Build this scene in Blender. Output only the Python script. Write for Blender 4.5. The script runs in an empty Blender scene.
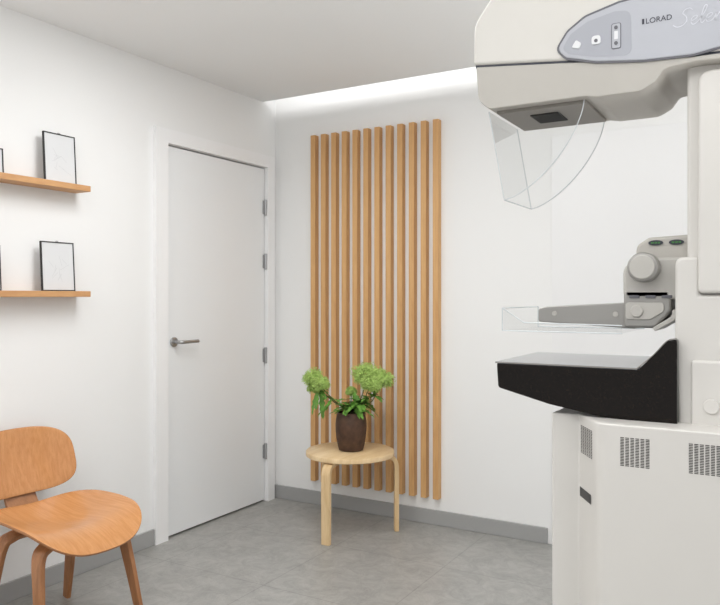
import bpy, bmesh, math, random
from mathutils import Vector, Matrix
random.seed(7)
C=bpy.context.collection
W={}

# ------------------------------------------------------------------ materials
def mat(name,col,rough=0.5,metal=0.0,bump=0.0,bscale=60,var=0.0,vscale=3,**kw):
    m=bpy.data.materials.new(name); m.use_nodes=True
    nt=m.node_tree; b=nt.nodes['Principled BSDF']
    b.inputs['Base Color'].default_value=(*col,1); b.inputs['Roughness'].default_value=rough
    b.inputs['Metallic'].default_value=metal
    tc=nt.nodes.new('ShaderNodeTexCoord')
    if var>0:
        n=nt.nodes.new('ShaderNodeTexNoise'); n.inputs['Scale'].default_value=vscale; n.inputs['Detail'].default_value=6
        nt.links.new(tc.outputs['Object'],n.inputs['Vector'])
        r=nt.nodes.new('ShaderNodeValToRGB')
        r.color_ramp.elements[0].position=0.3; r.color_ramp.elements[1].position=0.7
        r.color_ramp.elements[0].color=(*[c*(1-var) for c in col],1)
        r.color_ramp.elements[1].color=(*[min(1,c*(1+var)) for c in col],1)
        nt.links.new(n.outputs['Fac'],r.inputs['Fac']); nt.links.new(r.outputs['Color'],b.inputs['Base Color'])
    if bump>0:
        n=nt.nodes.new('ShaderNodeTexNoise'); n.inputs['Scale'].default_value=bscale; n.inputs['Detail'].default_value=4
        nt.links.new(tc.outputs['Object'],n.inputs['Vector'])
        bp=nt.nodes.new('ShaderNodeBump'); bp.inputs['Strength'].default_value=bump; bp.inputs['Distance'].default_value=0.002
        nt.links.new(n.outputs['Fac'],bp.inputs['Height']); nt.links.new(bp.outputs['Normal'],b.inputs['Normal'])
    for k,v in kw.items(): b.inputs[k].default_value=v
    return m
def srgb(r,g,b):
    f=lambda c:(c/255/12.92) if c/255<=0.04045 else ((c/255+0.055)/1.055)**2.4
    return (f(r),f(g),f(b))
def wood(name,light,dark,scale=(1,1,1),rough=0.45,rings=5.0):
    m=bpy.data.materials.new(name); m.use_nodes=True; nt=m.node_tree; b=nt.nodes['Principled BSDF']
    tc=nt.nodes.new('ShaderNodeTexCoord'); mp=nt.nodes.new('ShaderNodeMapping'); mp.inputs['Scale'].default_value=scale
    nt.links.new(tc.outputs['Object'],mp.inputs['Vector'])
    n=nt.nodes.new('ShaderNodeTexNoise'); n.inputs['Scale'].default_value=rings; n.inputs['Detail'].default_value=5; n.inputs['Distortion'].default_value=0.8
    nt.links.new(mp.outputs['Vector'],n.inputs['Vector'])
    n2=nt.nodes.new('ShaderNodeTexNoise'); n2.inputs['Scale'].default_value=rings*9; n2.inputs['Detail'].default_value=3
    nt.links.new(mp.outputs['Vector'],n2.inputs['Vector'])
    mx=nt.nodes.new('ShaderNodeMath'); mx.operation='MULTIPLY_ADD'; mx.inputs[1].default_value=0.35
    nt.links.new(n2.outputs['Fac'],mx.inputs[0]); nt.links.new(n.outputs['Fac'],mx.inputs[2])
    r=nt.nodes.new('ShaderNodeValToRGB'); r.color_ramp.elements[0].position=0.48; r.color_ramp.elements[1].position=0.85
    r.color_ramp.elements[0].color=(*light,1); r.color_ramp.elements[1].color=(*dark,1)
    nt.links.new(mx.outputs[0],r.inputs['Fac']); nt.links.new(r.outputs['Color'],b.inputs['Base Color'])
    b.inputs['Roughness'].default_value=rough
    return m

M={}
M['wall']=mat('white_wall_paint',srgb(241,241,240),0.85,bump=0.05,bscale=120)
M['ceil']=mat('ceiling_paint',srgb(242,243,243),0.9)
M['door']=mat('door_lacquer',srgb(238,240,241),0.35)
M['casing']=mat('casing_lacquer',srgb(244,244,244),0.4)
M['base']=mat('baseboard_grey',srgb(164,164,163),0.45)
M['dark']=mat('dark_gap',(0.012,0.012,0.012),0.8)
M['vent']=mat('vent_shadow_grey',srgb(62,60,58),0.8)
M['steel']=mat('brushed_steel',srgb(180,180,180),0.35,0.9)
M['hinge']=mat('satin_hinge_metal',srgb(180,180,182),0.45,0.7)
M['panel']=mat('glossy_wall_panel',srgb(239,239,239),0.35)
M['slat']=wood('slat_oak',srgb(220,175,119),srgb(202,153,98),(9,9,0.7),0.5,3)
M['shelf']=wood('shelf_oak',srgb(210,162,112),srgb(188,136,88),(9,0.8,9),0.5,3)
M['birch']=wood('birch_veneer',srgb(231,205,164),srgb(214,183,137),(8,1,1),0.4,2.5)
M['birchleg']=wood('birch_leg',srgb(230,202,158),srgb(212,179,132),(6,6,0.8),0.4,3)
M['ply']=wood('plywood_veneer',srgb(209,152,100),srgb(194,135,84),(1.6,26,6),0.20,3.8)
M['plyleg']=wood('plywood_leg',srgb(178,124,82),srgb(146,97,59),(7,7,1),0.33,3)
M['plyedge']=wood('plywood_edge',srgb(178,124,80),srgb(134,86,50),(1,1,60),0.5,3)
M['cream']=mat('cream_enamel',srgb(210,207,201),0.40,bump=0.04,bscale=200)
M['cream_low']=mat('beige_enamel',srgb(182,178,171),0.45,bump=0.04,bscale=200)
M['cream2']=mat('warm_white_enamel',srgb(215,212,207),0.4,bump=0.03,bscale=200)
M['under']=mat('grey_beige_plastic',srgb(136,131,124),0.5)
M['badge']=mat('silvery_grey_plastic',srgb(176,178,185),0.35)
M['inset']=mat('silver_inset_plate',srgb(162,164,172),0.35)
M['rim']=mat('badge_rim_grey',srgb(96,96,102),0.4)
M['white']=mat('white_plastic',srgb(222,223,225),0.35)
M['ink']=mat('dark_lettering',srgb(56,58,68),0.5)
M['inklight']=mat('light_lettering',srgb(208,210,217),0.4)
M['greyp']=mat('grey_metal_paint',srgb(158,156,152),0.32,0.45)
M['greyk']=mat('grey_knob_plastic',srgb(186,183,177),0.32)
M['green']=mat('green_indicator',srgb(64,122,62),0.3)
M['ctop']=mat('grey_carbon_top',srgb(126,128,131),0.14)
M['black']=mat('black_frame_paint',(0.01,0.01,0.01),0.35)
M['print']=mat('grey_white_print',srgb(220,221,222),0.2)
M['pencil']=mat('faint_pencil',srgb(196,197,199),0.6)
M['vase']=mat('rusty_brown_ceramic',srgb(76,52,36),0.65,bump=0.6,bscale=60,var=0.4,vscale=26)
M['stem']=mat('green_brown_stem',srgb(92,98,50),0.6)
M['leaf']=mat('leaf_green',srgb(104,152,62),0.6,var=0.3,vscale=30)
M['flower']=mat('lime_green_petals',srgb(184,212,118),0.7,var=0.2,vscale=40)
m=bpy.data.materials.new('clear_acrylic'); m.use_nodes=True; nt=m.node_tree
for n in list(nt.nodes): nt.nodes.remove(n)
o=nt.nodes.new('ShaderNodeOutputMaterial'); mxs=nt.nodes.new('ShaderNodeMixShader'); tr=nt.nodes.new('ShaderNodeBsdfTransparent'); gl=nt.nodes.new('ShaderNodeBsdfGlossy')
fr=nt.nodes.new('ShaderNodeFresnel'); fr.inputs['IOR'].default_value=1.35
ml=nt.nodes.new('ShaderNodeMath'); ml.operation='MULTIPLY'; ml.inputs[1].default_value=0.3; ml.use_clamp=True
nt.links.new(fr.outputs[0],ml.inputs[0])
gl.inputs['Roughness'].default_value=0.03; tr.inputs['Color'].default_value=(0.96,0.965,0.965,1)
nt.links.new(ml.outputs[0],mxs.inputs[0]); nt.links.new(tr.outputs[0],mxs.inputs[1]); nt.links.new(gl.outputs[0],mxs.inputs[2]); nt.links.new(mxs.outputs[0],o.inputs[0])
M['clear']=m
M['edge']=mat('polished_acrylic_edge',srgb(210,215,218),0.15)
m=mat('black_speckled_composite',(0.008,0.006,0.005),0.10); nt=m.node_tree; b=nt.nodes['Principled BSDF']
n=nt.nodes.new('ShaderNodeTexNoise'); n.inputs['Scale'].default_value=300; tc=nt.nodes.new('ShaderNodeTexCoord'); nt.links.new(tc.outputs['Object'],n.inputs['Vector'])
r=nt.nodes.new('ShaderNodeValToRGB'); r.color_ramp.elements[0].position=0.62; r.color_ramp.elements[1].position=0.78; r.color_ramp.elements[0].color=(0.006,0.004,0.003,1); r.color_ramp.elements[1].color=(0.024,0.015,0.009,1)
nt.links.new(n.outputs['Fac'],r.inputs['Fac']); nt.links.new(r.outputs['Color'],b.inputs['Base Color']); b.inputs['Specular IOR Level'].default_value=0.22; M['speck']=m
m=bpy.data.materials.new('grey_stone_tiles'); m.use_nodes=True; nt=m.node_tree; b=nt.nodes['Principled BSDF']
tc=nt.nodes.new('ShaderNodeTexCoord'); mp=nt.nodes.new('ShaderNodeMapping'); mp.inputs['Location'].default_value=(0.18,0.33,0)
nt.links.new(tc.outputs['Object'],mp.inputs['Vector'])
br=nt.nodes.new('ShaderNodeTexBrick'); br.offset=0.0; br.inputs['Scale'].default_value=1.0; br.inputs['Brick Width'].default_value=0.6; br.inputs['Row Height'].default_value=0.6
br.inputs['Mortar Size'].default_value=0.0024; br.inputs['Mortar Smooth'].default_value=0.2
br.inputs['Color1'].default_value=(1,1,1,1); br.inputs['Color2'].default_value=(0.975,0.975,0.975,1); br.inputs['Mortar'].default_value=(0.74,0.74,0.74,1)
nt.links.new(mp.outputs['Vector'],br.inputs['Vector'])
n=nt.nodes.new('ShaderNodeTexNoise'); n.inputs['Scale'].default_value=10; n.inputs['Detail'].default_value=14; n.inputs['Roughness'].default_value=0.86; n.inputs['Distortion'].default_value=0.7
nt.links.new(tc.outputs['Object'],n.inputs['Vector'])
r=nt.nodes.new('ShaderNodeValToRGB'); r.color_ramp.elements[0].position=0.36; r.color_ramp.elements[1].position=0.64
r.color_ramp.elements[0].color=(*srgb(138,137,134),1); r.color_ramp.elements[1].color=(*srgb(174,173,169),1)
nt.links.new(n.outputs['Fac'],r.inputs['Fac'])
mm=nt.nodes.new('ShaderNodeMix'); mm.data_type='RGBA'; mm.blend_type='MULTIPLY'; mm.inputs['Factor'].default_value=1
nt.links.new(r.outputs['Color'],mm.inputs['A']); nt.links.new(br.outputs['Color'],mm.inputs['B']); nt.links.new(mm.outputs['Result'],b.inputs['Base Color'])
b.inputs['Roughness'].default_value=0.34; M['floor']=m

# ------------------------------------------------------------------ mesh helpers
def finish(name,bm,mt,parent=None,smooth=False,bevel=0,seg=3,solid=0,sub=0,angle=35):
    bmesh.ops.recalc_face_normals(bm,faces=bm.faces)
    xs=[v.co.x for v in bm.verts]; ys=[v.co.y for v in bm.verts]; zs=[v.co.z for v in bm.verts]
    c=Vector(((min(xs)+max(xs))/2,(min(ys)+max(ys))/2,(min(zs)+max(zs))/2))
    for v in bm.verts: v.co-=c
    me=bpy.data.meshes.new(name); bm.to_mesh(me); bm.free()
    for m_ in (mt if isinstance(mt,(list,tuple)) else [mt]): me.materials.append(m_)
    if smooth or bevel:
        for p in me.polygons: p.use_smooth=True
        if not smooth or smooth=='sharp': me.set_sharp_from_angle(angle=math.radians(angle))
    o=bpy.data.objects.new(name,me); C.objects.link(o); o.location=c; W[o]=c.copy()
    if parent: 
        o.parent=parent; o.matrix_parent_inverse=Matrix.Translation(-W[parent])
    if solid:
        s=o.modifiers.new('solid','SOLIDIFY'); s.thickness=solid; s.offset=0
    if bevel:
        b=o.modifiers.new('bevel','BEVEL'); b.width=bevel; b.segments=seg; b.limit_method='ANGLE'; b.angle_limit=math.radians(40); b.harden_normals=True
    return o
def bmbox(bm,a,b):
    vs=[bm.verts.new((x,y,z)) for x in (a[0],b[0]) for y in (a[1],b[1]) for z in (a[2],b[2])]
    for f in [(0,1,3,2),(4,6,7,5),(0,4,5,1),(2,3,7,6),(0,2,6,4),(1,5,7,3)]: bm.faces.new([vs[i] for i in f])
def box(name,a,b,mt,parent=None,bevel=0,seg=3):
    bm=bmesh.new(); bmbox(bm,a,b); return finish(name,bm,mt,parent,bevel=bevel,seg=seg)
def fillet(pts,n=6):
    out=[]; N=len(pts)
    for i,p in enumerate(pts):
        r=p[2] if len(p)>2 else 0; c=Vector(p[:2])
        if r<=0: out.append(c); continue
        a=(Vector(pts[i-1][:2])-c); b=(Vector(pts[(i+1)%N][:2])-c)
        la,lb=a.length,b.length; a.normalize(); b.normalize()
        ang=a.angle(b); d=min(r/math.tan(ang/2),la*0.49,lb*0.49)
        p0=c+a*d; p1=c+b*d
        for k in range(n+1):
            t=k/n; out.append(p0*(1-t)**2+c*2*t*(1-t)+p1*t*t)
    return out
def prism(name,pts,lo,hi,mt,parent=None,axis='y',bevel=0,seg=3,n=6):
    pr=fillet(pts,n); bm=bmesh.new()
    def mk(p,h): return {'y':(p[0],h,p[1]),'z':(p[0],p[1],h),'x':(h,p[0],p[1])}[axis]
    A=[bm.verts.new(mk(p,lo)) for p in pr]; B=[bm.verts.new(mk(p,hi)) for p in pr]
    bm.faces.new(A); bm.faces.new(list(reversed(B)))
    for i in range(len(A)): j=(i+1)%len(A); bm.faces.new([A[i],B[i],B[j],A[j]])
    return finish(name,bm,mt,parent,bevel=bevel,seg=seg,smooth=False) if bevel else finish(name,bm,mt,parent,smooth='sharp')
def cyl(name,p,q,r,mt,parent=None,r2=None,seg=32,bevel=0):
    p=Vector(p);q=Vector(q);d=q-p; bm=bmesh.new()
    bmesh.ops.create_cone(bm,cap_ends=True,segments=seg,radius1=r,radius2=r if r2 is None else r2,depth=d.length)
    bmesh.ops.transform(bm,matrix=Matrix.Translation((p+q)/2)@d.to_track_quat('Z','Y').to_matrix().to_4x4(),verts=bm.verts)
    return finish(name,bm,mt,parent,smooth='sharp',bevel=bevel)
def lathe(name,prof,c,mt,parent=None,seg=48):
    bm=bmesh.new(); rings=[]
    for r,z in prof:
        rings.append([bm.verts.new((c[0]+r*math.cos(2*math.pi*i/seg),c[1]+r*math.sin(2*math.pi*i/seg),c[2]+z)) for i in range(seg)])
    for a,b in zip(rings,rings[1:]):
        for i in range(seg): j=(i+1)%seg; bm.faces.new([a[i],a[j],b[j],b[i]])
    bm.faces.new(rings[0]); bm.faces.new(rings[-1])
    return finish(name,bm,mt,parent,smooth='sharp',angle=50)
def crom(P,sm):
    out=[]
    for i in range(len(P)-1):
        p0=P[max(i-1,0)];p1=P[i];p2=P[i+1];p3=P[min(i+2,len(P)-1)]
        for k in range(sm):
            t=k/sm; out.append(0.5*((2*p1)+(p2-p0)*t+(2*p0-5*p1+4*p2-p3)*t*t+(3*p1-p0-3*p2+p3)*t**3))
    out.append(P[-1]); return out
def sweep(name,path,wdir,mt,parent=None,bevel=0.004,xf=None,frames=None):
    """rectangular section swept along a smooth path; path items (point,width,thick)"""
    P=[(Vector(p),w,t) for p,w,t in path]; out=[]
    for i in range(len(P)-1):
        p0=P[max(i-1,0)];p1=P[i];p2=P[i+1];p3=P[min(i+2,len(P)-1)]
        for k in range(6):
            t=k/6
            def cr(a,b,c,d): return 0.5*((2*b)+(c-a)*t+(2*a-5*b+4*c-d)*t*t+(3*b-a-3*c+d)*t**3)
            out.append((cr(p0[0],p1[0],p2[0],p3[0]),p1[1]*(1-t)+p2[1]*t,p1[2]*(1-t)+p2[2]*t))
    out.append(P[-1]); wd=Vector(wdir).normalized(); bm=bmesh.new(); rings=[]
    for i,(p,w,t) in enumerate(out):
        a=out[max(i-1,0)][0]; b=out[min(i+1,len(out)-1)][0]; tg=(b-a).normalized()
        wv=(wd-tg*wd.dot(tg)).normalized(); nv=tg.cross(wv)
        r=[p+wv*w/2+nv*t/2,p-wv*w/2+nv*t/2,p-wv*w/2-nv*t/2,p+wv*w/2-nv*t/2]
        if xf: r=[xf@v for v in r]
        rings.append([bm.verts.new(v) for v in r])
    for a,b in zip(rings,rings[1:]):
        for i in range(4): j=(i+1)%4; bm.faces.new([a[i],a[j],b[j],b[i]])
    bm.faces.new(rings[0]); bm.faces.new(rings[-1])
    return finish(name,bm,mt,parent,bevel=bevel,seg=2)
def empty(name,loc,label,cat,**kw):
    o=bpy.data.objects.new(name,None); o.empty_display_size=0.1; C.objects.link(o); o.location=loc; W[o]=Vector(loc)
    if label: o['label']=label
    if cat: o['category']=cat
    for k,v in kw.items(): o[k]=v
    return o
def struct(o): o['kind']='structure'; return o
def tag(o,label,cat,**kw):
    o['label']=label;o['category']=cat
    for k,v in kw.items(): o[k]=v
    return o

# ------------------------------------------------------------------ room
RX,RY=4.4,-5.3
ZC=2.487; YC=-0.127
struct(box('floor',(-0.15,RY-0.15,-0.1),(RX+0.15,0.15,0),M['floor']))
struct(box('ceiling',(0,RY,ZC),(RX,YC,ZC+0.015),M['ceil']))
struct(box('trim_1',(0,RY,ZC+0.33),(RX,0,ZC+0.36),M['wall']))
struct(box('wall_back',(-0.15,0,0),(RX+0.15,0.15,2.85),M['wall']))
D0,D1,DH=-0.956,-0.103,2.082
bm=bmesh.new(); bmbox(bm,(-0.15,RY,0),(0,D0,2.85)); bmbox(bm,(-0.15,D1,0),(0,0,2.85)); bmbox(bm,(-0.15,D0,DH),(0,D1,2.85))
struct(finish('wall_left',bm,M['wall']))
bm=bmesh.new()
for a,b in [((0,-1.043,0),(0.022,D0,2.155)),((0,D1,0),(0.022,-0.037,2.155)),((0,D0,DH),(0.022,D1,2.155)),
            ((-0.10,D0-0.001,0),(0,D0+0.002,DH)),((-0.10,D1-0.002,0),(0,D1+0.001,DH)),((-0.10,D0,DH-0.002),(0,D1,DH+0.001))]: bmbox(bm,a,b)
struct(finish('trim_2',bm,M['casing']))
struct(box('trim_3',(-0.10,D0+0.002,0.0),(-0.06,D1-0.002,DH-0.002),M['dark']))
door=struct(box('door_1',(-0.043,D0+0.009,0.010),(-0.003,D1-0.008,DH-0.009),M['door'],bevel=0.0015,seg=1))
hy,hz=D0+0.062,1.035
hd=cyl('handle',(-0.004,hy,hz),(0.006,hy,hz),0.026,M['steel'],door,bevel=0.002)
def tube(name,pts,r,mt,parent,seg=12,sm=5):
    bm=bmesh.new(); out=crom([Vector(p) for p in pts],sm); rings=[]
    up=Vector((0.13,0.21,0.97))
    for i,p in enumerate(out):
        tg=(out[min(i+1,len(out)-1)]-out[max(i-1,0)]).normalized(); a=tg.cross(up).normalized(); b=tg.cross(a)
        rr=r if not callable(r) else r(i/(len(out)-1))
        rings.append([bm.verts.new(p+a*rr*math.cos(2*math.pi*k/seg)+b*rr*math.sin(2*math.pi*k/seg)) for k in range(seg)])
    for a,b in zip(rings,rings[1:]):
        for i in range(seg): j=(i+1)%seg; bm.faces.new([a[i],a[j],b[j],b[i]])
    bm.faces.new(rings[0]); bm.faces.new(rings[-1])
    return finish(name,bm,mt,parent,smooth='sharp',angle=60)
tube('lever',[(0.004,hy,hz),(0.035,hy,hz),(0.050,hy+0.006,hz),(0.054,hy+0.03,hz),(0.052,hy+0.13,hz)],0.0095,M['steel'],hd)
for z in (1.832,1.495,0.91,0.312):
    h=cyl('hinge',(0.006,D1-0.004,z-0.050),(0.006,D1-0.004,z+0.050),0.0085,M['hinge'],door,bevel=0.002)
    box('hinge_plate',(-0.001,D1-0.026,z-0.042),(0.0015,D1-0.001,z+0.042),M['hinge'],h)
struct(box('baseboard_back',(0,-0.014,0),(1.75,0,0.082),M['base'],bevel=0.002,seg=1))
struct(box('baseboard_left',(0,RY,0),(0.014,-1.045,0.082),M['base'],bevel=0.002,seg=1))
struct(box('baseboard_corner',(0,-0.035,0),(0.012,-0.0145,0.082),M['base']))
struct(box('trim_4',(1.772,-0.006,0.0),(RX-0.001,0,2.10),M['panel'],bevel=0.001,seg=1))

# ------------------------------------------------------------------ slats
x0,x1=0.297,1.150; N=12; sw=0.034
pitch=(x1-x0-sw)/(N-1); first=None
for i in range(N):
    xc=x0+sw/2+i*pitch
    if first is None:
        first=box('wall_slat',(xc-sw/2,-0.040,0.150),(xc+sw/2,0,2.262),M['slat'],bevel=0.0015,seg=1)
        tag(first,'tall slim oak batten fixed upright to the white wall','wall slat',group='oak battens on the wall')
    else:
        s=first.copy(); C.objects.link(s); s.location.x=xc

# ------------------------------------------------------------------ shelves & frames
for z in (1.765,1.290):
    s=box('wall_shelf',(0,-2.9,z-0.014),(0.10,-1.515,z+0.012),M['shelf'],bevel=0.002,seg=1)
    tag(s,'narrow oak picture ledge on the white wall with framed prints','shelf',group='picture ledges')
def frame(yl,yr,zb,h,label,upper):
    yc=(yl+yr)/2; w=yr-yl; e=empty('picture_frame',(0.06,yc,zb),label,'picture frame',group='framed prints on the ledges')
    tilt=math.radians(3.5)
    R=Matrix.Translation((0.060,yc,zb+0.0005))@Matrix.Rotation(-tilt,4,'Y')
    t=0.0042
    def bx(name,a,b,mt,par):
        bm=bmesh.new(); bmbox(bm,a,b); bmesh.ops.transform(bm,matrix=R,verts=bm.verts); return finish(name,bm,mt,par)
    bm=bmesh.new()
    for a,b in [((-0.010,-w/2,0),(0,-w/2+t,h)),((-0.010,w/2-t,0),(0,w/2,h)),((-0.010,-w/2+t,0),(0,w/2-t,t)),((-0.010,-w/2+t,h-t),(0,w/2-t,h))]: bmbox(bm,a,b)
    bmesh.ops.transform(bm,matrix=R,verts=bm.verts); finish('frame_border',bm,M['black'],e)
    pr=bx('print',(-0.009,-w/2+t,t),(-0.003,w/2-t,h-t),M['print'],e)
    bm=bmesh.new(); rnd=random.Random(int(zb*100+yl*1000))
    for k in range(10):
        cx=rnd.uniform(-0.22,0.22)*w; cz=h*(0.42+rnd.uniform(-0.2,0.22)); L=rnd.uniform(0.06,0.16)*w; a=rnd.uniform(-1.5,1.5)
        d=Vector((0,math.cos(a),math.sin(a)))*L; n=Vector((0,-math.sin(a),math.cos(a)))*0.0007; c=Vector((-0.0027,cx,cz))
        vs=[bm.verts.new(v) for v in (c-d-n,c+d-n,c+d+n,c-d+n)]; bm.faces.new(vs)
    bmesh.ops.transform(bm,matrix=R,verts=bm.verts); finish('sketch',bm,M['pencil'],pr)
    bx('hanging_eyelet',(-0.006,-0.006,h),(-0.002,0.006,h+0.005),M['steel'],e)
frame(-1.722,-1.560,1.777,0.218,'thin black frame with pale sketch on the upper ledge',1)
frame(-1.735,-1.567,1.302,0.216,'thin black frame with pale sketch on the lower ledge',0)
frame(-2.06,-1.915,1.777,0.105,'small black frame with pale print on the upper ledge',1)
frame(-2.09,-1.925,1.302,0.185,'black frame with pale print on the lower ledge',0)

# ------------------------------------------------------------------ round stool table
TX,TY,TZ=0.764,-0.345,0.442
st=empty('side_table',(TX,TY,0),'low round birch table with bent legs holding a vase','side table')
lathe('tabletop',[(0.001,-0.026),(0.236,-0.026),(0.240,-0.023),(0.240,-0.003),(0.237,0),(0.001,0)],(TX,TY,TZ),M['birch'],st,64)
for a in (-88,33,153):
    a=math.radians(a); d=Vector((math.cos(a),math.sin(a),0)); c=Vector((TX,TY,0)); wd=Vector((-d.y,d.x,0))
    def q(r,z): return c+d*r+Vector((0,0,z))
    sweep('leg',[(q(0.07,TZ-0.036),0.05,0.018),(q(0.18,TZ-0.037),0.05,0.02),(q(0.228,TZ-0.044),0.05,0.022),(q(0.249,TZ-0.07),0.05,0.024),(q(0.253,TZ-0.13),0.05,0.025),(q(0.253,0.2),0.05,0.025),(q(0.253,0),0.048,0.025)],wd,M['birchleg'],st)

# ------------------------------------------------------------------ potted plant
VX,VY=0.770,-0.345
pp=empty('potted_plant',(VX,VY,TZ),'lime green blossom branches in a rusty brown ceramic vase','potted plant')
lathe('vase',[(0.058,0.001),(0.066,0.004),(0.073,0.03),(0.080,0.07),(0.084,0.11),(0.085,0.14),(0.082,0.17),(0.076,0.195),(0.074,0.207),(0.070,0.208),(0.068,0.202),(0.074,0.16),(0.06,0.11)],(VX,VY,TZ),M['vase'],pp)
def leafmesh(bm,p,d,L,wd,droop):
    d=Vector(d).normalized(); side=d.cross(Vector((0,0,1)))
    if side.length<0.1: side=Vector((1,0,0))
    side.normalize(); up=side.cross(d); rows=[]
    n=8
    for i in range(n+1):
        t=i/n; w=wd*math.sin(math.pi*min(1,t*0.93+0.05))**0.8*(1 if t<0.9 else 0.5)*0.5*(1.0 if i%2 else 0.62)
        c=Vector(p)+d*L*t+Vector((0,0,-droop*L*t*t)); f=up*w*0.35
        if i==n: rows.append([bm.verts.new(c)])
        else: rows.append([bm.verts.new(c-side*w+f),bm.verts.new(c),bm.verts.new(c+side*w+f)])
    for a,b in zip(rows,rows[1:]):
        if len(b)==3:
            bm.faces.new([a[0],a[1],b[1],b[0]]); bm.faces.new([a[1],a[2],b[2],b[1]])
        else:
            bm.faces.new([a[0],a[1],b[0]]); bm.faces.new([a[1],a[2],b[0]])
def puff(bm,c,r,n):
    for i in range(n):
        z=1-2*(i+0.5)/n; a=i*2.39996; s=math.sqrt(1-z*z); nrm=Vector((s*math.cos(a),s*math.sin(a),z))
        nrm=(nrm+Vector([random.uniform(-.45,.45) for _ in range(3)])).normalized()
        p=c+nrm*r*random.uniform(0.6,1.5)
        t=nrm.orthogonal().normalized(); t.rotate(Matrix.Rotation(random.uniform(0,6.28),3,nrm)); b=nrm.cross(t)
        q=random.uniform(0.004,0.007); cv=bm.verts.new(p)
        for k in range(4):
            a0=k*math.pi/2
            e=lambda a,R,h:bm.verts.new(p+(t*math.cos(a)+b*math.sin(a))*R+nrm*h)
            bm.faces.new([cv,e(a0-0.45,q*0.7,0.002),e(a0,q,0.003),e(a0+0.45,q*0.7,0.002)])
def flowerhead(c,r,parent,n=16,flat=0.8):
    bm=bmesh.new(); c=Vector(c)
    for i in range(n):
        z=1-1.7*(i+0.5)/n; a=i*2.39996+random.uniform(-.3,.3); s=math.sqrt(max(0,1-z*z)); rr=r*random.uniform(0.60,0.92)
        p=c+Vector((s*math.cos(a)*rr,s*math.sin(a)*rr,z*rr*flat))
        pr=r*random.uniform(0.20,0.32)
        bmesh.ops.create_icosphere(bm,subdivisions=1,radius=pr*0.45,matrix=Matrix.Translation(p))
        puff(bm,p,pr,64)
        b=c+Vector((0,0,-r*0.7)); d=(p-b).normalized(); sd=d.orthogonal().normalized()*0.0012; s2=d.cross(sd)
        A=[bm.verts.new(b+x) for x in (sd,s2,-sd,-s2)]; B=[bm.verts.new(p+x) for x in (sd,s2,-sd,-s2)]
        for k in range(4): bm.faces.new([A[k],A[(k+1)%4],B[(k+1)%4],B[k]])
    return finish('flower_head',bm,M['flower'],parent)
vr=Vector((0.8634,0.5045,0)); vf=Vector((-0.5045,0.8634,0))
def pos(r,f,z): return Vector((VX,VY,0))+vr*r+vf*f+Vector((0,0,z))
def branch(heads,leaves,stems):
    e=empty('branch',pos(0,0,TZ+0.03),None,None); e.parent=pp; e.matrix_parent_inverse=Matrix.Translation(-W[pp])
    for s in stems: tube('stem',s,lambda t:0.0038-0.0014*t,M['stem'],e,seg=8)
    for c,r in heads: flowerhead(c,r,e,n=int(12+r*280))
    bm=bmesh.new()
    for p,d,L,w,dr in leaves: leafmesh(bm,p,d,L,w,dr)
    finish('foliage',bm,M['leaf'],e,smooth=True)
def dirv(r,f,z): return vr*r+vf*f+Vector((0,0,z))
rl=random.Random(3)
def spray(base,tip,n,L,w,spread=1.0):
    out=[]
    for i in range(n):
        t=rl.uniform(0.1,1.0); p=Vector(base).lerp(Vector(tip),t)
        d=dirv(rl.uniform(-1,1)*spread,rl.uniform(-1,1)*spread,rl.uniform(-0.3,0.7))
        out.append((p,d,L*rl.uniform(0.7,1.2),w*rl.uniform(0.7,1.2),rl.uniform(0.1,0.6)))
    return out
B=pos(0.0,0,TZ+0.05); rim=TZ+0.205
branch([(pos(0.082,0.02,0.852),0.074),(pos(0.156,-0.01,0.826),0.074),(pos(0.110,-0.05,0.806),0.060)],
  spray(pos(0.03,0,rim+0.02),pos(0.13,0,0.74),22,0.080,0.034),
  [[B,pos(0.02,0,rim),pos(0.06,0,0.74),pos(0.085,0.02,0.83)],[B,pos(0.03,0.02,rim),pos(0.11,0.02,0.70),pos(0.16,0.0,0.80)],[B,pos(0.01,-0.02,rim),pos(0.06,-0.03,0.70),pos(0.10,-0.05,0.79)]])
branch([(pos(-0.205,0.0,0.830),0.057),(pos(-0.190,0.03,0.780),0.048),(pos(-0.165,-0.03,0.806),0.046)],
  spray(pos(-0.06,0,rim+0.04),pos(-0.18,0,0.77),12,0.065,0.032)+
  [(pos(-0.18,-0.01,0.76),dirv(-0.1,-0.2,-1),0.10,0.036,0.0),(pos(-0.165,0.0,0.75),dirv(0.1,-0.2,-1),0.14,0.04,0.0),(pos(-0.19,0.0,0.75),dirv(-0.15,-0.1,-0.9),0.12,0.034,0.0),(pos(-0.10,-0.03,0.70),dirv(-0.5,-0.2,-0.2),0.09,0.04,0.4)],
  [[B,pos(-0.03,0,rim),pos(-0.10,0,0.72),pos(-0.20,0,0.82)],[B,pos(-0.02,0.01,rim),pos(-0.09,0.01,0.70),pos(-0.175,0.02,0.77)]])
branch([(pos(0.0,0.06,0.755),0.03)],
  spray(pos(-0.04,-0.01,rim+0.01),pos(0.06,-0.02,0.70),56,0.110,0.042,1.5),
  [[B,pos(0.0,-0.01,rim),pos(0.0,0.02,0.70),pos(0.0,0.06,0.745)]])

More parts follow.
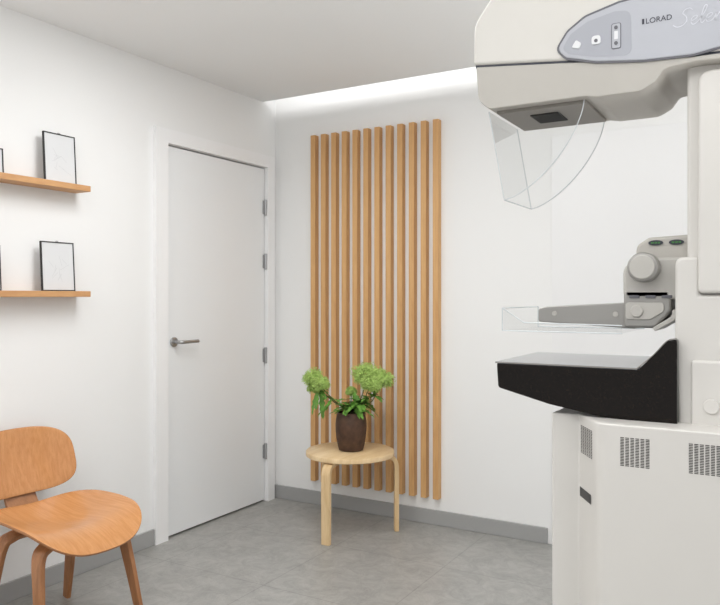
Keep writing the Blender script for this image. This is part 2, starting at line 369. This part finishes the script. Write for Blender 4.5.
# ------------------------------------------------------------------ plywood chair
CH=Vector((0.394,-1.895,0)); ha=math.radians(-4)
XF=Matrix.Translation(CH)@Matrix.Rotation(ha,4,'Z')
ch=empty('lounge_chair',CH,'molded honey plywood chair with curved seat and backrest by the wall','chair')
def sheet(name,fn,n=3.0,rings=10,seg=72,th=0.011,mt=None):
    bm=bmesh.new(); R=[]
    c=bm.verts.new(XF@Vector(fn(0,0)))
    for k in range(1,rings+1):
        r=k/rings; ring=[]
        for i in range(seg):
            a=2*math.pi*i/seg; ca,sa=math.cos(a),math.sin(a)
            u=math.copysign(abs(ca)**(2/n),ca)*r; v=math.copysign(abs(sa)**(2/n),sa)*r
            ring.append(bm.verts.new(XF@Vector(fn(u,v))))
        R.append(ring)
    for i in range(seg): bm.faces.new([c,R[0][i],R[0][(i+1)%seg]])
    for a,b in zip(R,R[1:]):
        for i in range(seg): j=(i+1)%seg; bm.faces.new([a[i],b[i],b[j],a[j]])
    o=finish(name,bm,[M['ply'],M['plyedge']],ch,smooth=True,solid=th)
    o.modifiers['solid'].material_offset_rim=1
    b=o.modifiers.new('bevel','BEVEL'); b.width=0.002; b.segments=2; b.limit_method='ANGLE'; b.angle_limit=math.radians(50)
    return o
def seatfn(u,v):
    x=0.034+0.245*u; y=0.245*v*(1-0.06*(u<0)*u*u)
    z=0.415+0.044*v*v*(1-0.5*max(u,0))-0.068*max(0,(u-0.32)/0.68)**2+0.026*max(0,-u)**2-0.016*math.exp(-((u+0.1)**2+v*v)*3)
    return (x,y,z)
def backfn(u,v):
    z=0.600+0.133*u; y=0.222*v*(1-0.05*u)
    x=-0.300-0.20*(z-0.6)+0.060*v*v-0.012*math.exp(-(u*u+v*v)*2)
    return (x,y,z)
sheet('seat',seatfn,3.0,th=0.010); sheet('backrest',backfn,3.3,th=0.010)
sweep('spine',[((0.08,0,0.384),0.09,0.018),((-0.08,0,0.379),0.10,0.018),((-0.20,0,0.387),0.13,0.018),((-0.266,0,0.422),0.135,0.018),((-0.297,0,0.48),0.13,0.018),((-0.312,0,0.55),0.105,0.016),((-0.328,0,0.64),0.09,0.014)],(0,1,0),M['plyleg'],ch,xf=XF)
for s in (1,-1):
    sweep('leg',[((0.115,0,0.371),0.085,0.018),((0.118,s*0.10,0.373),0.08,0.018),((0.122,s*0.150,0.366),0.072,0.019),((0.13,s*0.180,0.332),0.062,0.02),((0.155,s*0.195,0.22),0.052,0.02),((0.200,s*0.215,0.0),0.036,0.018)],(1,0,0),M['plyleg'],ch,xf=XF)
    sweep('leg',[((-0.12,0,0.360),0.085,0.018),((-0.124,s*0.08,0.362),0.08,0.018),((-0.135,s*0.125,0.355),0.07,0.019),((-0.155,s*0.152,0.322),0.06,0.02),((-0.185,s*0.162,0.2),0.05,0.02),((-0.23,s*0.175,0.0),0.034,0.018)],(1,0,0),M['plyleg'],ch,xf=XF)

# ------------------------------------------------------------------ mammography machine
mm_=empty('mammography_machine',(2.75,-1.85,0),'cream mammography machine with black detector table and clear shield','medical machine')
NY,FY=-2.05,-1.77
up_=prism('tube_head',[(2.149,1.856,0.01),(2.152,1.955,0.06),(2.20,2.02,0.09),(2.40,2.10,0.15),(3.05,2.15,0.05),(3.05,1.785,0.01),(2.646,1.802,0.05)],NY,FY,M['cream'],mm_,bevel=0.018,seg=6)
prism('seam_strip',[(2.154,1.8475),(2.154,1.858),(2.646,1.804),(3.04,1.789),(3.04,1.780),(2.646,1.794)],NY+0.006,FY-0.006,M['ink'],up_)
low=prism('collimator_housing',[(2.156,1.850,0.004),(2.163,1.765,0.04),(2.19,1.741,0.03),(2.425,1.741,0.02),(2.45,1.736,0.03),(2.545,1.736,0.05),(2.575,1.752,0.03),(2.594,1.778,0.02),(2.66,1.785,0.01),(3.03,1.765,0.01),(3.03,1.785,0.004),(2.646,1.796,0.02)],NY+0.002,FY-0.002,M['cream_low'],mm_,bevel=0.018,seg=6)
box('collimator_plate',(2.20,-2.02,1.733),(2.42,-1.80,1.743),M['under'],low,bevel=0.003)
box('beam_window',(2.27,-1.97,1.730),(2.34,-1.88,1.7335),M['dark'],low)
badge=prism('control_panel',[(2.360,1.858,0.02),(2.385,1.895,0.03),(2.425,1.922,0.04),(2.50,1.940,0.06),(2.62,1.948,0.1),(2.74,1.938,0.1),(2.82,1.90,0.05),(2.83,1.86,0.05),(2.76,1.815,0.06),(2.65,1.799,0.1),(2.55,1.803,0.1),(2.45,1.816,0.05),(2.38,1.836,0.02)],NY-0.004,NY+0.004,M['badge'],mm_,bevel=0.0025,seg=2)
prism('panel_rim',[(2.355,1.858,0.02),(2.382,1.898,0.03),(2.423,1.926,0.04),(2.50,1.9445,0.06),(2.62,1.953,0.1),(2.742,1.942,0.1),(2.825,1.903,0.05),(2.835,1.858,0.05),(2.762,1.811,0.06),(2.65,1.795,0.1),(2.55,1.799,0.1),(2.449,1.812,0.05),(2.378,1.832,0.02)],NY-0.002,NY+0.004,M['rim'],badge)
by=NY-0.004
prism('inset_plate',[(2.372,1.857,0.015),(2.392,1.888,0.02),(2.430,1.910,0.03),(2.49,1.922,0.03),(2.525,1.918,0.02),(2.528,1.816,0.02),(2.45,1.826,0.03),(2.388,1.842,0.015)],by-0.0006,by+0.002,M['inset'],badge)
prism('button',[(2.394,1.855,0.004),(2.405,1.872,0.004),(2.417,1.862,0.004),(2.412,1.850,0.004)],by-0.004,by,M['white'],badge,bevel=0.001)
prism('button',[(2.440,1.854,0.005),(2.440,1.874,0.008),(2.460,1.874,0.008),(2.460,1.854,0.005)],by-0.004,by,M['white'],badge,bevel=0.001)
prism('button_rim',[(2.4835,1.8365,0.005),(2.4835,1.8945,0.005),(2.5045,1.8945,0.005),(2.5045,1.8365,0.005)],by-0.0015,by,M['rim'],badge)
prism('button',[(2.485,1.838,0.004),(2.485,1.893,0.004),(2.503,1.893,0.004),(2.503,1.838,0.004)],by-0.003,by,M['badge'],badge,bevel=0.001)
for (x,z,r) in ((2.494,1.884,0.004),(2.494,1.849,0.004),(2.45,1.862,0.004)):
    cyl('button_symbol',(x,by-0.0048,z),(x,by-0.002,z),r,M['rim'],badge,seg=20)
box('slider',(2.490,by-0.0035,1.858),(2.498,by-0.002,1.876),M['white'],badge)
def text(name,s,x,z,size,mt,parent,shear=0,ax='LEFT',y=None):
    cu=bpy.data.curves.new(name,'FONT'); cu.body=s; cu.size=size; cu.extrude=0.0004; cu.shear=shear; cu.align_x=ax
    o=bpy.data.objects.new(name,cu); C.objects.link(o)
    bpy.context.view_layer.update(); dg=bpy.context.evaluated_depsgraph_get(); me=bpy.data.meshes.new_from_object(o.evaluated_get(dg))
    bpy.data.objects.remove(o); bm=bmesh.new(); bm.from_mesh(me)
    bmesh.ops.transform(bm,matrix=Matrix.Translation((x,(by if y is None else y)-0.0004,z))@Matrix.Rotation(math.pi/2,4,'X'),verts=bm.verts)
    return finish(name,bm,mt,parent)
text('maker_lettering','LORAD',2.556,1.8815,0.0165,M['ink'],badge)
box('lettering_mark',(2.549,by-0.001,1.8815),(2.5535,by,1.893),M['ink'],badge)
# flowing script lettering drawn as strokes
ST={'S':([[(0.66,0.86),(0.50,1.0),(0.28,0.94),(0.20,0.74),(0.38,0.54),(0.46,0.28),(0.30,0.04),(0.02,-0.02),(-0.2,0.12)]],0.66),
'e':([[(0,0.20),(0.2,0.28),(0.3,0.42),(0.2,0.5),(0.06,0.4),(0.02,0.18),(0.13,0.0),(0.3,0.05),(0.42,0.2)]],0.42),
'l':([[(0,0.2),(0.2,0.6),(0.28,0.95),(0.17,1.0),(0.10,0.7),(0.08,0.15),(0.18,0),(0.32,0.2)]],0.32),
'n':([[(0.0,0.2),(0.06,0.48),(0.07,0.25),(0.06,0.0),(0.16,0.36),(0.28,0.5),(0.36,0.4),(0.36,0.1),(0.45,0),(0.56,0.2)]],0.56),
'i':([[(0,0.2),(0.08,0.48),(0.08,0.1),(0.17,0),(0.28,0.2)],[(0.10,0.68),(0.12,0.71)]],0.28),
'a':([[(0.34,0.42),(0.2,0.5),(0.04,0.3),(0.09,0.03),(0.24,0.1),(0.34,0.48),(0.34,0.1),(0.43,0),(0.55,0.15)]],0.55)}
bm=bmesh.new(); cx=2.620; sc=0.040; zb=1.863
for chh in 'Selenia':
    strokes,adv=ST[chh]
    for sk in strokes:
        P=crom([Vector((cx+(x+0.15*z)*sc,0,zb+z*sc*0.9)) for x,z in sk],6)
        hw=0.0010; prev=None
        for i,p in enumerate(P):
            tg=(P[min(i+1,len(P)-1)]-P[max(i-1,0)]).normalized(); nv=Vector((-tg.z,0,tg.x))*hw
            c=[bm.verts.new((p.x+nv.x,by-0.0006,p.z+nv.z)),bm.verts.new((p.x-nv.x,by-0.0006,p.z-nv.z))]
            if prev: bm.faces.new([prev[0],prev[1],c[1],c[0]])
            prev=c
    cx+=adv*sc
finish('script_lettering',bm,M['inklight'],badge)
core=prism('arm_core',[(2.635,0.985),(2.635,1.80,0.01),(3.0,1.80),(3.0,0.985)],-2.005,-1.76,M['cream2'],mm_,bevel=0.012,seg=4)
sh=prism('arm_shell',[(2.659,1.286,0.012),(2.659,1.768,0.03),(3.03,1.768,0.03),(3.03,1.286,0.01)],-2.03,-1.75,M['cream2'],mm_,bevel=0.014,seg=4)
prism('arm_cover',[(2.612,1.18,0.02),(2.612,1.366,0.02),(2.662,1.366,0.015),(2.662,1.282),(3.02,1.282),(3.02,0.985),(2.618,0.985)],-2.022,-1.755,M['cream2'],mm_,bevel=0.008,seg=3)
prism('lower_cover',[(2.645,0.985),(2.645,1.14,0.01),(3.03,1.14,0.01),(3.03,0.985)],-2.03,-1.75,M['cream2'],mm_,bevel=0.006,seg=3)
cyl('pivot_cap',(2.686,-2.036,1.042),(2.686,-2.028,1.042),0.016,M['cream2'],mm_,bevel=0.002)
def wing(y):
    pts=[(2.18,1.742),(2.220,1.518)]
    for k in range(1,15):
        s=k/14; pts.append((2.220+0.195*(1-(1-s)**1.5), 1.518+0.224*s**1.4))
    return pts
bm=bmesh.new()
f=[bm.verts.new(v) for v in ((2.18,-2.02,1.742),(2.18,-1.80,1.742),(2.220,-1.80,1.518),(2.220,-2.02,1.518))]; bm.faces.new(f)
for y in (-2.02,-1.80):
    vs=[bm.verts.new((x,y,z)) for x,z in wing(y)]; bm.faces.new(vs)
shield=finish('face_shield',bm,M['clear'],mm_)
shield['label']='clear plastic face shield'
for y in (-2.02,-1.80):
    pts=[(x,y,z) for x,z in wing(y)]
    tube('shield_edge',[pts[0],pts[1]],0.0013,M['edge'],shield,seg=6,sm=2)
    tube('shield_edge',pts[1:],0.0013,M['edge'],shield,seg=6,sm=2)
tube('shield_edge',[(2.220,-2.02,1.518),(2.220,-1.80,1.518)],0.0013,M['edge'],shield,seg=6,sm=2)
cu_=prism('compression_carriage',[(2.495,1.272,0.02),(2.495,1.352,0.03),(2.54,1.368,0.02),(2.66,1.368,0.01),(2.66,1.272,0.01)],-1.985,-1.80,M['greyk'],mm_,bevel=0.012,seg=4)
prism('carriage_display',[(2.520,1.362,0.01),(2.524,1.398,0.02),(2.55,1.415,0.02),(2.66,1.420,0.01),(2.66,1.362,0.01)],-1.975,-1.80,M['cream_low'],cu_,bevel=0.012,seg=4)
def ell(x,z,a,b,n=24): return [(x+a*math.cos(2*math.pi*k/n),z+b*math.sin(2*math.pi*k/n)) for k in range(n)]
for x in (2.566,2.610):
    c_=prism('indicator_ring',ell(x,1.402,0.016,0.006),-1.979,-1.973,M['ink'],cu_)
    for dx in (-0.007,0.0,0.007):
        box('green_light',(x+dx-0.0025,-1.981,1.4),(x+dx+0.0025,-1.978,1.404),M['green'],c_)
kn=cyl('knob',(2.545,-2.03,1.345),(2.545,-1.98,1.345),0.034,M['greyp'],cu_,bevel=0.008,seg=40)
cyl('knob_cap',(2.545,-2.033,1.345),(2.545,-2.028,1.345),0.027,M['greyk'],kn,bevel=0.002,seg=40)
prism('paddle_clamp',[(2.496,1.206,0.012),(2.496,1.296,0.01),(2.60,1.296,0.01),(2.60,1.245,0.02),(2.565,1.206,0.02)],-1.985,-1.83,M['greyp'],cu_,bevel=0.008,seg=3)
prism('clamp_layer',[(2.502,1.226,0.008),(2.502,1.265,0.008),(2.585,1.265,0.008),(2.585,1.245,0.01),(2.556,1.226,0.01)],-1.989,-1.985,M['greyk'],cu_,bevel=0.0015,seg=2)
cyl('clamp_screw',(2.527,-1.996,1.245),(2.527,-1.986,1.245),0.014,M['greyk'],cu_,bevel=0.003)
prism('clamp_bracket',[(2.56,1.207,0.01),(2.602,1.235,0.02),(2.602,1.25,0.01),(2.612,1.25,0.01),(2.612,1.228,0.03),(2.565,1.199,0.01)],-1.987,-1.85,M['greyk'],cu_,bevel=0.003)
for x in (2.51,2.545,2.58):
    box('rib',(x,-1.989,1.275),(x+0.022,-1.984,1.282),M['rim'],cu_,bevel=0.001)
pad=prism('paddle_arm',[(2.289,1.216,0.006),(2.289,1.249,0.008),(2.31,1.254,0.006),(2.52,1.266,0.004),(2.52,1.203,0.004)],-1.965,-1.86,M['greyp'],cu_,bevel=0.004)
for x in (2.33,2.475): cyl('arm_screw',(x,-1.968,1.237),(x,-1.964,1.237),0.006,M['greyk'],pad,seg=20)
bm=bmesh.new(); a=(2.215,-2.02,1.194); b=(2.50,-1.72,1.25)
def quad(*vs): bm.faces.new([bm.verts.new(v) for v in vs])
quad((a[0],a[1],a[2]),(b[0],a[1],a[2]),(b[0],b[1],a[2]),(a[0],b[1],a[2]))
quad((a[0],a[1],a[2]),(a[0],b[1],a[2]),(a[0],b[1],b[2]),(a[0],a[1],b[2]))
for y in (a[1],b[1]): quad((a[0],y,a[2]),(a[0],y,b[2]),(2.27,y,1.215),(b[0],y,1.212),(b[0],y,a[2]))
tray=finish('compression_paddle',bm,M['clear'],mm_); tray['label']='clear plastic compression paddle'
for p,q in [((2.215,-2.02,1.25),(2.215,-1.72,1.25)),((2.215,-2.02,1.194),(2.215,-2.02,1.25)),((2.215,-1.72,1.194),(2.215,-1.72,1.25)),((2.215,-2.02,1.194),(2.50,-2.02,1.194)),((2.215,-1.72,1.194),(2.50,-1.72,1.194)),((2.27,-2.02,1.215),(2.50,-2.02,1.212)),((2.215,-2.02,1.25),(2.27,-2.02,1.215))]:
    tube('paddle_edge',[p,q],0.0014,M['edge'],tray,seg=6,sm=1)
det=prism('detector_body',[(2.210,1.116,0.005),(2.214,1.056,0.010),(2.34,1.024,0.03),(2.46,1.004,0.05),(2.62,0.992),(2.62,1.186,0.005),(2.600,1.182,0.01),(2.572,1.150,0.02),(2.540,1.1165,0.015)],NY,-1.70,M['speck'],mm_,bevel=0.004,seg=2)
prism('detector_top',[(2.208,1.1155),(2.208,1.1195),(2.538,1.1195),(2.538,1.1155)],NY-0.001,-1.699,M['ctop'],det)
tube('light_edge_trim',[(2.208,-2.0515,1.1175),(2.536,-2.0515,1.1175)],0.0011,M['under'],det,seg=6,sm=1)
tube('light_edge_trim',[(2.536,-2.0515,1.1175),(2.572,-2.0515,1.150),(2.600,-2.0515,1.182),(2.620,-2.0515,1.187)],0.0011,M['under'],det,seg=6,sm=3)
HT=1.002
bp=[(2.339,-2.027,0.008),(2.403,-2.014),(2.468,-2.12,0.035),(3.12,-2.12,0.03),(3.12,-1.55,0.03),(2.36,-1.55,0.03)]
cab=prism('base_cabinet',bp,0.0,HT,M['cream2'],mm_,axis='z',bevel=0.005,seg=3)
def grille(x0,x1,z0,z1,origin,u,nrm,cols,rows):
    bm=bmesh.new(); o=Vector(origin); u=Vector(u).normalized(); nr=Vector(nrm).normalized()
    L=x1-x0; H=z1-z0; dx=L/cols; dz=H/rows
    for i in range(cols):
        for j in range(rows):
            c=o+u*(x0+(i+0.5)*dx)+Vector((0,0,z0+(j+0.5)*dz)); a=u*dx*0.38; b=Vector((0,0,dz*0.27)); e=nr*0.0006
            bm.faces.new([bm.verts.new(v+e) for v in (c-a-b,c+a-b,c+a+b,c-a+b)])
    return finish('vent_grille',bm,M['vent'],cab)
g0=(0,-2.12,0)
grille(2.514,2.576,0.913,0.976,g0,(1,0,0),(0,-1,0),6,19)
grille(2.650,2.712,0.913,0.976,g0,(1,0,0),(0,-1,0),6,19)
ud=Vector((0.065,-0.106,0)); ln=ud.length; nr=Vector((-0.106,-0.065,0))
grille(0.008,ln-0.034,0.913,0.978,(2.403,-2.014,0),ud,nr,6,19)
udn=ud.normalized(); nn=nr.normalized()
bm=bmesh.new(); o0=Vector((2.403,-2.014,0))
bm.faces.new([bm.verts.new(o0+udn*a+Vector((0,0,z))+nn*0.001) for a,z in ((0.004,0.810),(0.082,0.810),(0.082,0.832),(0.004,0.832))])
finish('black_slot',bm,M['black'],cab)

# ------------------------------------------------------------------ lights
def area(name,loc,rot,sx,sy,power,col=(1,1,1),spread=180):
    l=bpy.data.lights.new(name,'AREA'); l.shape='RECTANGLE'; l.size=sx; l.size_y=sy; l.energy=power; l.color=col; l.spread=math.radians(spread)
    o=bpy.data.objects.new(name,l); C.objects.link(o); o.location=loc; o.rotation_euler=rot; return o
area('ceiling_light',(1.3,-1.6,ZC-0.01),(0,0,0),1.2,0.5,20)
area('ceiling_light',(1.6,-3.6,ZC-0.01),(0,0,0),1.8,0.9,11.5)
area('ceiling_fill',(1.6,-4.4,1.0),(math.radians(165),0,0),2.8,0.4,40,(1,0.99,0.98),105)  # added fill behind the camera, unseen, aimed up to brighten the ceiling
area('ceiling_fill',(3.9,-1.9,1.0),(0,math.radians(158),0),0.4,2.6,30,(1,0.99,0.98),105)  # second added fill, out of view on the right, also lifts the ceiling
area('cove_strip',(2.2,-0.30,ZC+0.118),(math.radians(82),0,0),4.3,0.10,7.5)
w=bpy.data.worlds.new('world'); bpy.context.scene.world=w; w.use_nodes=True
w.node_tree.nodes['Background'].inputs[0].default_value=(1,1,1,1); w.node_tree.nodes['Background'].inputs[1].default_value=0.78

# ------------------------------------------------------------------ camera
cam=bpy.data.cameras.new('camera'); co=bpy.data.objects.new('camera',cam); C.objects.link(co)
cam.sensor_width=36; cam.lens=36.8; cam.shift_y=-6.5/720; cam.clip_start=0.05
co.location=(2.832,-3.777,1.28); co.rotation_euler=(math.radians(90),0,math.radians(30.3))
bpy.context.scene.camera=co
try:
    bpy.context.scene.view_settings.view_transform='Standard'
except Exception: pass
